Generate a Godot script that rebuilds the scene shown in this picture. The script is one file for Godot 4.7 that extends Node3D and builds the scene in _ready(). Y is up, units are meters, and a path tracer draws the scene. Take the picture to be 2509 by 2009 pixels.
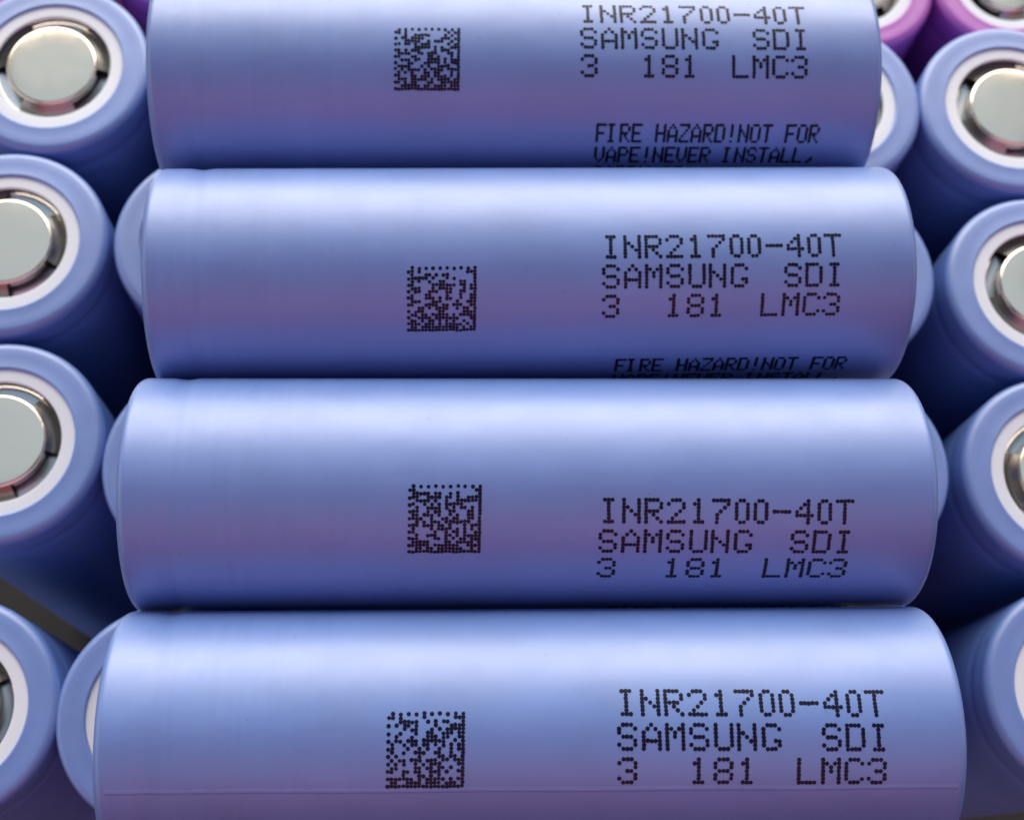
extends Node3D
# A tray of cylindrical battery cells: upright blue and pink cells, four blue cells lying across them.
# All shapes are worked out in millimetres and scaled to metres when a mesh is made.

const MM := 0.001
const CELL_R := 10.6          # radius of a large cell
const CELL_L := 70.2          # its length
const TOP := 70.0             # table to the rim of an upright large cell

var mats := {}
var parts := {}
var used := {}
var rng := RandomNumberGenerator.new()


func _ready() -> void:
	rng.seed = 20177
	# ---- camera, air, lamps
	var cam := Camera3D.new()
	cam.name = "camera"
	var lens := CameraAttributesPhysical.new()
	lens.frustum_focal_length = 12.0 / tan(deg_to_rad(33.234) / 2.0)
	lens.frustum_focus_distance = 0.114
	lens.exposure_aperture = 30.0
	cam.attributes = lens
	cam.fov = 33.234
	cam.near = 0.01
	cam.far = 20.0
	cam.transform = Transform3D(Basis(
		Vector3(0.9986756, 0.04688407, 0.02118821),
		Vector3(0.00508995, 0.31977202, -0.94748084),
		Vector3(-0.05119715, 0.94633384, 0.31910988)).orthonormalized(),
		Vector3(0.0, 122.038 + 81.0, 38.618) * MM)
	add_child(cam)
	cam.current = true

	var we := WorldEnvironment.new()
	we.name = "environment"
	var env := Environment.new()
	env.background_mode = Environment.BG_COLOR
	env.background_color = Color(0.33, 0.28, 0.40)
	env.background_energy_multiplier = 0.14
	env.tonemap_mode = Environment.TONE_MAPPER_LINEAR
	env.tonemap_exposure = 1.03
	env.sdfgi_enabled = true
	env.ssao_enabled = true
	env.ssil_enabled = true
	we.environment = env
	add_child(we)

	# the window behind the cells, the pale ceiling over it, the warm side of the room behind the viewer
	area_lamp("window_light", Vector3(0.0, 0.76, -1.5), Vector3(0, 0.081, 0), Vector2(2.8, 1.3), Color(1.0, 0.965, 0.92), 2.0)
	area_lamp("ceiling_light", Vector3(0.05, 1.95, -0.8), Vector3(0.05, 0.0, -0.45), Vector2(2.1, 1.3), Color(0.84, 0.93, 1.0), 0.22)
	area_lamp("front_ceiling_light", Vector3(0.2, 1.4, 1.05), Vector3(0, 0.081, 0), Vector2(2.2, 0.95), Color(1.0, 0.80, 1.0), 0.26)
	area_lamp("left_wall_light", Vector3(-1.4, 0.48, 0.2), Vector3(0, 0.081, 0.05), Vector2(2.4, 0.55), Color(1.0, 0.95, 0.97), 0.5)
	area_lamp("right_wall_light", Vector3(1.5, 0.55, -0.1), Vector3(0, 0.081, 0.0), Vector2(2.0, 0.5), Color(1.0, 0.94, 0.97), 0.38)
	area_lamp("warm_room_light", Vector3(0.1, 0.72, 1.3), Vector3(0.1, 0.15, 0), Vector2(2.4, 1.05), Color(1.0, 0.50, 0.45), 0.17)

	make_materials()

	# ---- the table
	var table := MeshInstance3D.new()
	table.name = "tabletop"
	var slab := BoxMesh.new()
	slab.size = Vector3(0.9, 0.02, 0.8)
	table.mesh = slab
	table.material_override = mats.table
	table.position = Vector3(0.05, -0.01, -0.1)
	table.set_meta("kind", "structure")
	table.set_meta("label", "dark grey brown tabletop under the batteries")
	add_child(table)

	# ---- upright blue cells: x, z (mm), turn of the cap's legs (degrees), label
	make_parts()
	var near_caps := "upright blue batteries standing on the table"
	var up := [
		[-42.65, -46.50, 92.0, "upright blue battery at far left, whole silver cap in view beside the rearmost lying battery"],
		[-45.68, -25.21, -6.0, "upright blue battery at left edge, cap half cut off, second back in the left column"],
		[-44.42, -3.27, 100.0, "upright blue battery at left edge, third back, red glint on the front of its cap"],
		[-46.68, 22.90, 62.0, "nearest upright blue battery at left edge, standing apart with bare table behind it"],
		[64.61, -42.05, 135.0, "upright blue battery at right edge directly in front of the pink batteries"],
		[64.97, -20.11, 138.0, "upright blue battery at right edge, second back, cap cut off by the photo edge"],
		[64.06, 0.99, 175.0, "upright blue battery at right edge, third back, only a sliver of cap showing"],
		[63.42, 22.89, 62.0, "nearest upright blue battery at right edge, just its side and rim showing"],
		[-20.7, -46.6, 40.0, "upright blue battery hidden under the left end of the rearmost lying battery"],
		[-23.95, -25.63, 80.0, "upright blue battery peeking out under the left end of the second lying battery"],
		[-23.41, -0.98, 20.0, "upright blue battery, thin crescent showing left of the third lying battery"],
		[-25.92, 23.77, 10.0, "upright blue battery under the front lying battery, blue rim and white sliver showing at left"],
		[43.57, -42.87, 15.0, "upright blue battery with white ring showing right of the rearmost lying battery"],
		[42.61, -21.83, 70.0, "upright blue battery, blue crescent showing right of the second lying battery"],
		[41.52, -0.13, 50.0, "upright blue battery, narrow crescent showing right of the third lying battery"],
		[39.3, 22.6, 30.0, "upright blue battery hidden under the right end of the front lying battery"],
	]
	var first: Node3D = null
	for i in up.size():
		var a: Array = up[i]
		var c: Node3D
		if first == null:
			c = make_cell("blue_battery", "blue")
			first = c
		else:
			c = first.duplicate()
			c.name = numbered("blue_battery")
			add_child(c)
		c.position = Vector3(a[0], 0.0, a[1]) * MM
		c.rotation.y = -deg_to_rad(a[2])
		tag(c, a[3], "battery", near_caps)

	# ---- upright pink cells, slimmer and shorter
	var pink := [
		[50.46, -62.12, 20.0, "upright pink battery partly hidden behind the right end of the rearmost lying battery"],
		[68.75, -62.35, 75.0, "upright pink battery at top right corner with its silver cap in view"],
		[-30.5, -67.0, 50.0, "upright pink battery in deep shade left of the rearmost lying battery"],
		[-49.6, -66.5, 10.0, "upright pink battery, just a corner showing at the top left of the picture"],
	]
	first = null
	for a in pink:
		var c: Node3D
		if first == null:
			c = make_cell("pink_battery", "pink")
			first = c
		else:
			c = first.duplicate()
			c.name = numbered("pink_battery")
			add_child(c)
		c.position = Vector3(a[0], 0.0, a[1]) * MM
		c.rotation.y = -deg_to_rad(a[2])
		tag(c, a[3], "battery", "upright pink batteries at the back")

	# ---- four blue cells lying across: centre x, z (mm), turn, print angle, print tilt, print shift, code shift, code angle
	var lying := [
		[7.3806, -37.448, 0.2314, -12.5, 0.3, 6.72, -8.55, 18.3, "blue battery lying rearmost, glare washing out its top print line, warning print below"],
		[8.2849, -15.957, 0.4063, 3.6, -0.25, 6.93, -8.22, 34.0, "blue battery lying second from the back, warning print along its lower edge"],
		[7.6214, 5.611, -0.2755, 17.9, 1.15, 6.46, -7.35, 27.0, "blue battery lying second from the front, its print low on the side in reddish shade"],
		[7.3293, 27.053, -0.3670, -11.9, 1.5, 7.34, -8.67, 12.7, "blue battery lying nearest at the front, pale seam line under its print"],
	]
	var proto: Node3D = null
	for i in 4:
		var a: Array = lying[i]
		var c: Node3D
		if proto == null:
			c = make_cell("lying_blue_battery", "blue")
			proto = c
		else:
			c = proto.duplicate()
			c.name = numbered("lying_blue_battery")
			for k in c.get_children():      # each carries a print of its own
				if str(k.name).begins_with("print") or str(k.name).begins_with("dust"):
					c.remove_child(k)
					k.free()
			add_child(c)
		tag(c, a[8], "battery", "blue batteries lying across the upright ones")
		var b := Basis(Vector3.UP, deg_to_rad(a[2])) * Basis(Vector3.BACK, PI / 2.0)
		var mid := Vector3(a[0], 81.0, a[1])
		c.transform = Transform3D(b, (mid - b * Vector3(0, CELL_L / 2.0, 0)) * MM)
		(c.get_node("wrapper") as Node3D).rotation.y = 1.3 + i * 1.7
		print_cell(c, a[3], a[4], a[5], a[6], a[7], [64.3, 65.6, 69.0, 66.0][i])
		if i == 3:
			seam(c)


# ------------------------------------------------------------------ helpers

func numbered(called: String) -> String:
	var n: int = used.get(called, 0)
	used[called] = n + 1
	return called if n == 0 else "%s_%03d" % [called, n]


func tag(o: Node, label: String, category: String, group := "") -> void:
	o.set_meta("label", label)
	o.set_meta("category", category)
	if group != "":
		o.set_meta("group", group)


func area_lamp(called: String, at: Vector3, towards: Vector3, size: Vector2, tint: Color, energy: float) -> void:
	var l := AreaLight3D.new()
	l.name = called
	l.area_size = size
	l.area_normalize_energy = false
	l.light_color = tint
	l.light_energy = energy
	l.shadow_enabled = true
	l.area_range = 8.0
	add_child(l)
	l.look_at_from_position(at, towards, Vector3.UP if absf((towards - at).normalized().y) < 0.95 else Vector3.FORWARD)


func piece(called: String, mesh: Mesh, m: Material, parent: Node) -> MeshInstance3D:
	var o := MeshInstance3D.new()
	o.name = called
	o.mesh = mesh
	o.material_override = m
	parent.add_child(o, true)
	return o


# a profile of (radius, height) in mm turned about the upright axis; corners sharper than 35 degrees stay sharp
func lathe(profile: Array, seg := 96, from := 0.0, to := TAU, vscale := 1.0) -> ArrayMesh:
	var n := profile.size()
	var dirs := []
	for i in n - 1:
		var d: Vector2 = (profile[i + 1] - profile[i]).normalized()
		dirs.append(Vector2(d.y, -d.x))   # outward when the profile runs from the base upwards along the outside
	var verts := PackedVector3Array()
	var norms := PackedVector3Array()
	var uvs := PackedVector2Array()
	var idx := PackedInt32Array()
	for i in n - 1:
		var n0: Vector2 = dirs[i]
		var n1: Vector2 = dirs[i]
		if i > 0 and dirs[i - 1].dot(dirs[i]) > 0.82:
			n0 = (dirs[i - 1] + dirs[i]).normalized()
		if i < n - 2 and dirs[i + 1].dot(dirs[i]) > 0.82:
			n1 = (dirs[i + 1] + dirs[i]).normalized()
		var base := verts.size()
		for k in seg + 1:
			var t := from + (to - from) * k / seg
			var c := cos(t)
			var s := sin(t)
			for e in 2:
				var p: Vector2 = profile[i + e]
				var nn: Vector2 = n0 if e == 0 else n1
				verts.append(Vector3(p.x * c, p.y, p.x * s) * MM)
				norms.append(Vector3(nn.x * c, nn.y, nn.x * s))
				uvs.append(Vector2(float(k) / seg, p.y * vscale))
		for k in seg:
			var q := base + k * 2
			idx.append_array([q, q + 2, q + 1, q + 2, q + 3, q + 1])
	var arr := []
	arr.resize(Mesh.ARRAY_MAX)
	arr[Mesh.ARRAY_VERTEX] = verts
	arr[Mesh.ARRAY_NORMAL] = norms
	arr[Mesh.ARRAY_TEX_UV] = uvs
	arr[Mesh.ARRAY_INDEX] = idx
	var m := ArrayMesh.new()
	m.add_surface_from_arrays(Mesh.PRIMITIVE_TRIANGLES, arr)
	return m


func arc(profile: Array, centre: Vector2, r: float, a0: float, a1: float, steps := 6) -> void:
	for i in steps + 1:
		var a := deg_to_rad(lerpf(a0, a1, float(i) / steps))
		profile.append(centre + Vector2(cos(a), sin(a)) * r)


# ------------------------------------------------------------------ materials

func flecked(base: Color, amount: float, seed_: int, streaks: float) -> ImageTexture:
	# shrink film: very faint bands round the cell and a fine mottle; v runs along the cell
	var w := 512
	var h := 512
	var img := Image.create(w, h, true, Image.FORMAT_RGB8)
	var n1 := FastNoiseLite.new()
	n1.seed = seed_
	n1.frequency = 0.012
	n1.fractal_octaves = 3
	var n2 := FastNoiseLite.new()
	n2.seed = seed_ + 1
	n2.frequency = 0.11
	for y in h:
		var near_end := smoothstep(0.55, 0.9, float(y) / h)
		for x in w:
			var ang := TAU * x / w
			var band := n2.get_noise_3d(y * 1.2, cos(ang) * 4.0, sin(ang) * 4.0) * streaks * (0.35 + near_end)
			var mott := n1.get_noise_3d(cos(ang) * 80.0, sin(ang) * 80.0, y * 0.9) * amount
			var k := 1.0 + band + mott
			img.set_pixel(x, y, Color(clampf(base.r * k, 0, 1), clampf(base.g * k, 0, 1), clampf(base.b * k, 0, 1)))
	img.generate_mipmaps()
	return ImageTexture.create_from_image(img)


func make_materials() -> void:
	var mottle := NoiseTexture2D.new()
	var fn := FastNoiseLite.new()
	fn.seed = 5
	fn.frequency = 0.02
	fn.fractal_octaves = 4
	mottle.noise = fn
	mottle.width = 512
	mottle.height = 512
	mottle.seamless = true
	var ramp := Gradient.new()
	ramp.set_color(0, Color(0.80, 0.80, 0.80))
	ramp.set_color(1, Color(1.0, 1.0, 1.0))
	mottle.color_ramp = ramp

	var grain := NoiseTexture2D.new()
	var fg := FastNoiseLite.new()
	fg.seed = 9
	fg.frequency = 0.06
	fg.fractal_octaves = 3
	grain.noise = fg
	grain.width = 512
	grain.height = 512
	grain.seamless = true
	grain.as_normal_map = true
	grain.bump_strength = 1.2

	var waves := NoiseTexture2D.new()      # the film lies a little unevenly
	var fw := FastNoiseLite.new()
	fw.seed = 14
	fw.frequency = 0.016
	fw.fractal_octaves = 3
	waves.noise = fw
	waves.width = 512
	waves.height = 512
	waves.seamless = true
	waves.as_normal_map = true
	waves.bump_strength = 5.0

	for kind in ["blue", "pink"]:
		var m := StandardMaterial3D.new()
		m.albedo_color = Color.WHITE
		m.albedo_texture = flecked(Color8(98, 131, 198) if kind == "blue" else Color8(164, 74, 176), 0.04, 11 if kind == "blue" else 31, 0.022)
		m.roughness = 0.5
		m.roughness_texture = mottle
		m.metallic_specular = 1.0
		m.clearcoat_enabled = true
		m.clearcoat = 0.7
		m.clearcoat_roughness = 0.55
		m.normal_enabled = true
		m.normal_texture = waves
		m.normal_scale = 0.06
		mats[kind] = m

	var ring := StandardMaterial3D.new()
	ring.albedo_color = Color8(218, 228, 237)
	ring.roughness = 0.45
	mats.ring = ring

	var nickel := StandardMaterial3D.new()
	nickel.albedo_color = Color8(240, 227, 210)
	nickel.metallic = 1.0
	nickel.roughness = 0.19
	nickel.roughness_texture = mottle
	nickel.normal_enabled = true
	nickel.normal_texture = grain
	nickel.normal_scale = 0.03
	mats.nickel = nickel

	var steel := StandardMaterial3D.new()
	steel.albedo_color = Color8(140, 139, 136)
	steel.metallic = 1.0
	steel.roughness = 0.3
	mats.steel = steel

	var dish: StandardMaterial3D = steel.duplicate()
	dish.albedo_color = Color8(196, 200, 206)
	dish.roughness = 0.26
	mats.dish = dish

	var ink := StandardMaterial3D.new()
	ink.albedo_color = Color8(10, 11, 42)
	ink.roughness = 0.42
	ink.metallic_specular = 0.36
	mats.ink = ink

	var dust := StandardMaterial3D.new()
	dust.albedo_color = Color8(60, 60, 84)
	dust.roughness = 0.8
	mats.dust = dust

	var wood := StandardMaterial3D.new()
	wood.albedo_color = Color8(44, 42, 39)
	wood.roughness = 0.6
	wood.albedo_texture = mottle
	wood.uv1_triplanar = true
	wood.uv1_scale = Vector3.ONE * 6.0
	mats.table = wood


# ------------------------------------------------------------------ the cells

func make_parts() -> void:
	for kind in ["blue", "pink"]:
		var r: float = CELL_R if kind == "blue" else 9.2
		var top: float = TOP if kind == "blue" else 65.0
		var inner: float = 7.66 if kind == "blue" else 6.55      # where the film ends on the cap
		var hole: float = 6.3 if kind == "blue" else 5.3
		var knob: float = 4.9 if kind == "blue" else 4.1
		var p := [Vector2(inner, 0.0)]
		arc(p, Vector2(r - 0.8, 0.8), 0.8, -90, 0)
		p.append(Vector2(r, top * 0.25))
		p.append(Vector2(r, top * 0.5))
		p.append(Vector2(r, top * 0.75))
		for ridge in [17.0, 14.6, 13.9, 9.4, 7.6]:    # faint rings where the film has shrunk
			for q in [-0.5, -0.2, 0.0, 0.2, 0.5]:
				p.append(Vector2(r + (0.014 if q == 0.0 else 0.008 if absf(q) < 0.3 else 0.0), top - ridge + q))
		var g := top - 4.3
		for i in 13:    # the crimp under the shoulder, softened by the film
			var t := float(i) / 12.0
			p.append(Vector2(r - 0.13 * pow(sin(PI * t), 2.0), g - 1.3 + 2.6 * t))
		p.append(Vector2(r, g + 1.8))
		arc(p, Vector2(r - 0.9, top - 0.9), 0.9, 0, 84, 12)
		p.append(Vector2(r - 1.5, top - 0.012))
		p.append(Vector2(inner + 0.75, top - 0.015))
		arc(p, Vector2(inner + 0.22, top - 0.17), 0.22, 75, 180, 6)
		p.append(Vector2(inner, top - 0.34))
		parts[kind + "_wrap"] = lathe(p, 128, 0.0, TAU, 1.0 / 71.0)
		# white insulating washer
		p = [Vector2(inner + 0.3, top - 0.24), Vector2(hole + 0.2, top - 0.22)]
		arc(p, Vector2(hole + 0.16, top - 0.36), 0.14, 80, 180, 5)
		p.append(Vector2(hole, top - 0.5))
		parts[kind + "_ring"] = lathe(p, 96)
		# bottom can
		p = [Vector2(0.001, 0.18), Vector2(inner + 0.1, 0.18)]
		parts[kind + "_bottom"] = lathe(p, 64)
		# sunken seat round the terminal
		p = [Vector2(hole + 0.12, top - 0.45), Vector2(hole + 0.15, top - 0.8)]
		arc(p, Vector2(hole - 0.45, top - 0.9), 0.6, 0, -85, 8)
		p.append(Vector2(hole - 1.0, top - 1.5))
		p.append(Vector2(2.0, top - 1.55))
		parts[kind + "_seat"] = lathe(p, 96)
		# raised flat button
		var yb := top + 0.15
		p = [Vector2(1.0, yb - 1.1), Vector2(knob - 0.3, yb - 1.1), Vector2(knob, yb - 0.95), Vector2(knob, yb - 0.4)]
		arc(p, Vector2(knob - 0.34, yb - 0.34), 0.34, 0, 88, 7)
		p.append(Vector2(knob * 0.5, yb + 0.004))
		p.append(Vector2(0.001, yb + 0.004))
		parts[kind + "_button"] = lathe(p, 96)
		# one of three legs that slope from the button down to the seat
		p = [Vector2(knob - 0.2, yb - 1.0), Vector2(hole - 0.6, top - 1.5), Vector2(hole - 0.05, top - 1.25), Vector2(hole - 0.2, top - 1.05), Vector2(knob + 0.12, yb - 0.5), Vector2(knob - 0.08, yb - 0.24), Vector2(knob - 0.4, yb - 0.1)]
		parts[kind + "_leg"] = lathe(p, 20, deg_to_rad(-31), deg_to_rad(31))


func make_cell(called: String, kind: String) -> Node3D:
	var c := Node3D.new()
	c.name = numbered(called)
	add_child(c)
	piece("wrapper", parts[kind + "_wrap"], mats[kind], c)
	piece("insulator_ring", parts[kind + "_ring"], mats.ring, c)
	piece("metal_base", parts[kind + "_bottom"], mats.nickel, c)
	piece("terminal_seat", parts[kind + "_seat"], mats.dish, c)
	var b := piece("terminal_button", parts[kind + "_button"], mats.nickel, c)
	for k in 3:
		var l := piece("terminal_leg", parts[kind + "_leg"], mats.steel, b)
		l.rotation.y = -TAU * k / 3.0
	return c


# ------------------------------------------------------------------ the dot print

const GLYPHS := {
	"I": "###|.#.|.#.|.#.|.#.|.#.|###", "N": "#...#|#...#|##..#|#.#.#|#..##|#...#|#...#",
	"R": "####.|#...#|#...#|####.|#.#..|#..#.|#...#", "2": ".###.|#...#|....#|...#.|..#..|.#...|#####",
	"1": ".#.|##.|.#.|.#.|.#.|.#.|###", "7": "#####|....#|...#.|..#..|.#...|.#...|.#...",
	"0": ".##.|#..#|#..#|#..#|#..#|#..#|.##.", "-": ".....|.....|.....|#####|.....|.....|.....",
	"4": "...#.|..##.|.#.#.|#..#.|#####|...#.|...#.", "T": "#####|..#..|..#..|..#..|..#..|..#..|..#..",
	"S": ".###.|#...#|#....|.###.|....#|#...#|.###.", "A": "..#..|.#.#.|#...#|#...#|#####|#...#|#...#",
	"M": "#...#|##.##|#.#.#|#.#.#|#...#|#...#|#...#", "U": "#...#|#...#|#...#|#...#|#...#|#...#|.###.",
	"G": ".###.|#...#|#....|#....|#..##|#...#|.###.", "D": "####.|#...#|#...#|#...#|#...#|#...#|####.",
	"3": ".###.|#...#|....#|..##.|....#|#...#|.###.", "8": ".###.|#...#|#...#|.###.|#...#|#...#|.###.",
	"L": "#....|#....|#....|#....|#....|#....|#####", "C": ".###.|#...#|#....|#....|#....|#...#|.###.",
	"F": "#####|#....|#....|####.|#....|#....|#....", "E": "#####|#....|#....|####.|#....|#....|#####",
	"H": "#...#|#...#|#...#|#####|#...#|#...#|#...#", "Z": "#####|....#|...#.|..#..|.#...|#....|#####",
	"O": ".###.|#...#|#...#|#...#|#...#|#...#|.###.", "V": "#...#|#...#|#...#|#...#|#...#|.#.#.|..#..",
	"P": "####.|#...#|#...#|####.|#....|#....|#....", "Y": "#...#|#...#|.#.#.|..#..|..#..|..#..|..#..",
	"!": "..#..|..#..|..#..|..#..|..#..|.....|..#..", ",": ".....|.....|.....|.....|...#.|..##.|.##..",
}


# one ink dot bent round the cell; u runs along the cell from its middle (mm), deg round it from the top towards the viewer
func dot(st: SurfaceTool, u: float, deg: float, r: float, sides := 10) -> void:
	var rr := CELL_R + 0.014
	var at := func(du: float, dv: float) -> Vector3:
		var t := deg_to_rad(deg) + dv / CELL_R
		return Vector3(rr * cos(t), CELL_L / 2.0 - (u + du), rr * sin(t))
	var mid: Vector3 = at.call(0.0, 0.0)
	var ring: Array[Vector3] = []
	for k in sides:
		var a := TAU * k / sides
		ring.append(at.call(cos(a) * r, sin(a) * r))
	for k in sides:
		var tri: Array[Vector3] = [mid, ring[k], ring[(k + 1) % sides]]
		var nn := (tri[2] - tri[0]).cross(tri[1] - tri[0])
		if nn.dot(Vector3(mid.x, 0, mid.z)) < 0.0:
			tri = [tri[0], tri[2], tri[1]]
		for v in tri:
			st.set_normal(Vector3(v.x, 0, v.z).normalized())
			st.set_uv(Vector2(v.y, v.z))
			st.add_vertex(v * MM)


func write(st: SurfaceTool, ch: String, u: float, deg: float, sx: float, sy: float, r: float, tilt: float, u0: float, solid: bool) -> void:
	var rows: PackedStringArray = GLYPHS[ch].split("|")
	for y in rows.size():
		for x in rows[y].length():
			if rows[y][x] == "#":
				var uu := u + x * sx
				var dd := deg + rad_to_deg(y * sy / CELL_R) + tilt * (uu - u0) / 20.3
				dot(st, uu + rng.randfn(0.0, 0.009), dd + rng.randfn(0.0, 0.05), r * rng.randf_range(0.93, 1.06))
				if solid and y < 6 and rows[y + 1][x] == "#":
					dot(st, uu, dd + rad_to_deg(0.5 * sy / CELL_R), r)
				if solid and x + 1 < rows[y].length() and rows[y][x + 1] == "#":
					dot(st, uu + 0.5 * sx, dd, r)


func print_cell(c: Node3D, deg0: float, tilt: float, u0: float, code_u: float, code_deg: float, warn_off: float) -> void:
	var col := 0.3215
	var row := 0.312
	var line := rad_to_deg(2.70 / CELL_R)
	var st := SurfaceTool.new()
	st.begin(Mesh.PRIMITIVE_TRIANGLES)
	var left := u0 - 2.0 * col
	var lines := [
		["INR21700-40T", [1.07, 6.1, 12.0, 18.0, 24.95, 29.9, 36.1, 41.1, 46.2, 52.3, 58.2, 63.1]],
		["SAMSUNGSDI", [0.0, 6.1, 12.0, 18.0, 24.2, 30.0, 36.2, 51.4, 57.4, 64.3]],
		["3181LMC3", [0.0, 18.8, 24.0, 30.9, 45.0, 51.1, 57.0, 62.7]],
	]
	for j in 3:
		for k in lines[j][0].length():
			write(st, lines[j][0][k], left + lines[j][1][k] * col, deg0 + j * line, col, row, 0.184, tilt, left, false)
	piece("printed_lettering", st.commit(), mats.ink, c)

	# the finer, bolder warning lines further round
	st = SurfaceTool.new()
	st.begin(Mesh.PRIMITIVE_TRIANGLES)
	var warn := ["FIRE HAZARD!NOT FOR", "VAPE!NEVER INSTALL,", "CARRY OR"]
	for j in 3:
		for k in warn[j].length():
			var ch: String = warn[j][k]
			if ch != " ":
				write(st, ch, u0 + 0.96 + k * 1.155, deg0 + warn_off + j * 13.4, 0.195, 0.29, 0.152, tilt, left, true)
	for k in 26:    # stray ink flecks
		dot(st, u0 + rng.randf_range(1.0, 22.5), deg0 + warn_off + rng.randf_range(-6.0, 12.0), rng.randf_range(0.02, 0.045), 6)
	piece("printed_warning", st.commit(), mats.ink, c)

	# square dot code: closed along the right and the bottom, broken along the top and the left
	st = SurfaceTool.new()
	st.begin(Mesh.PRIMITIVE_TRIANGLES)
	var wob := FastNoiseLite.new()
	wob.seed = rng.randi() % 1000
	wob.frequency = 0.13
	for y in 20:
		for x in 20:
			var on := rng.randf() < 0.42 + 0.012 * y
			if x == 19 or y == 19:
				on = true
			elif y == 0 or x == 0:
				on = (x + y) % 2 == 1
			elif y == 1 and x > 3 and x < 16:
				on = rng.randf() < 0.12
			if on:
				var uu := code_u - 2.95 + x * 0.3105 - y * 0.0055
				var vv := (y - 9.5) * 0.3 + wob.get_noise_2d(x * 2.1, y * 0.6) * 0.13
				dot(st, uu + rng.randfn(0.0, 0.012), code_deg + rad_to_deg(vv / CELL_R), 0.17 * rng.randf_range(0.92, 1.1))
	piece("printed_code", st.commit(), mats.ink, c)

	# a few specks of dust on the film
	st = SurfaceTool.new()
	st.begin(Mesh.PRIMITIVE_TRIANGLES)
	for k in 34:
		dot(st, rng.randf_range(-33.0, 33.0), rng.randf_range(-60.0, 75.0), rng.randf_range(0.015, 0.05), 6)
	var d := piece("dust_specks", st.commit(), mats.dust, c)
	d.set_meta("kind", "stuff")


# the overlap of the film, a low ridge along the cell
func seam(c: Node3D) -> void:
	var st := SurfaceTool.new()
	st.begin(Mesh.PRIMITIVE_TRIANGLES)
	var prof := [[-0.30, -0.004], [-0.14, 0.016], [0.02, 0.022], [0.12, 0.016], [0.17, -0.006]]
	var n := 160
	for i in n:
		var quad := []
		for e in 2:
			var u := lerpf(-33.9, 34.2, float(i + e) / n)
			var deg := 30.6 + 1.0 * u / 30.0 + 0.15 * sin(u * 0.35)
			var ringp := []
			for q in prof:
				var t: float = deg_to_rad(deg) + q[0] / CELL_R
				var rr: float = CELL_R + q[1]
				var into := absf(CELL_L / 2.0 - u - (TOP - 4.3)) / 1.3
				if into < 1.0:
					rr -= 0.13 * pow(cos(into * PI / 2.0), 2.0)
				ringp.append(Vector3(rr * cos(t), CELL_L / 2.0 - u, rr * sin(t)))
			quad.append(ringp)
		for k in prof.size() - 1:
			var a: Vector3 = quad[0][k]
			var b: Vector3 = quad[1][k]
			var cc: Vector3 = quad[0][k + 1]
			var dd: Vector3 = quad[1][k + 1]
			for v in [a, cc, b, b, cc, dd]:
				st.set_smooth_group(1)
				st.set_uv(Vector2(0.1, v.y / 71.0))
				st.add_vertex(v * MM)
	st.generate_normals()
	piece("wrapper_seam", st.commit(), mats.blue, c)
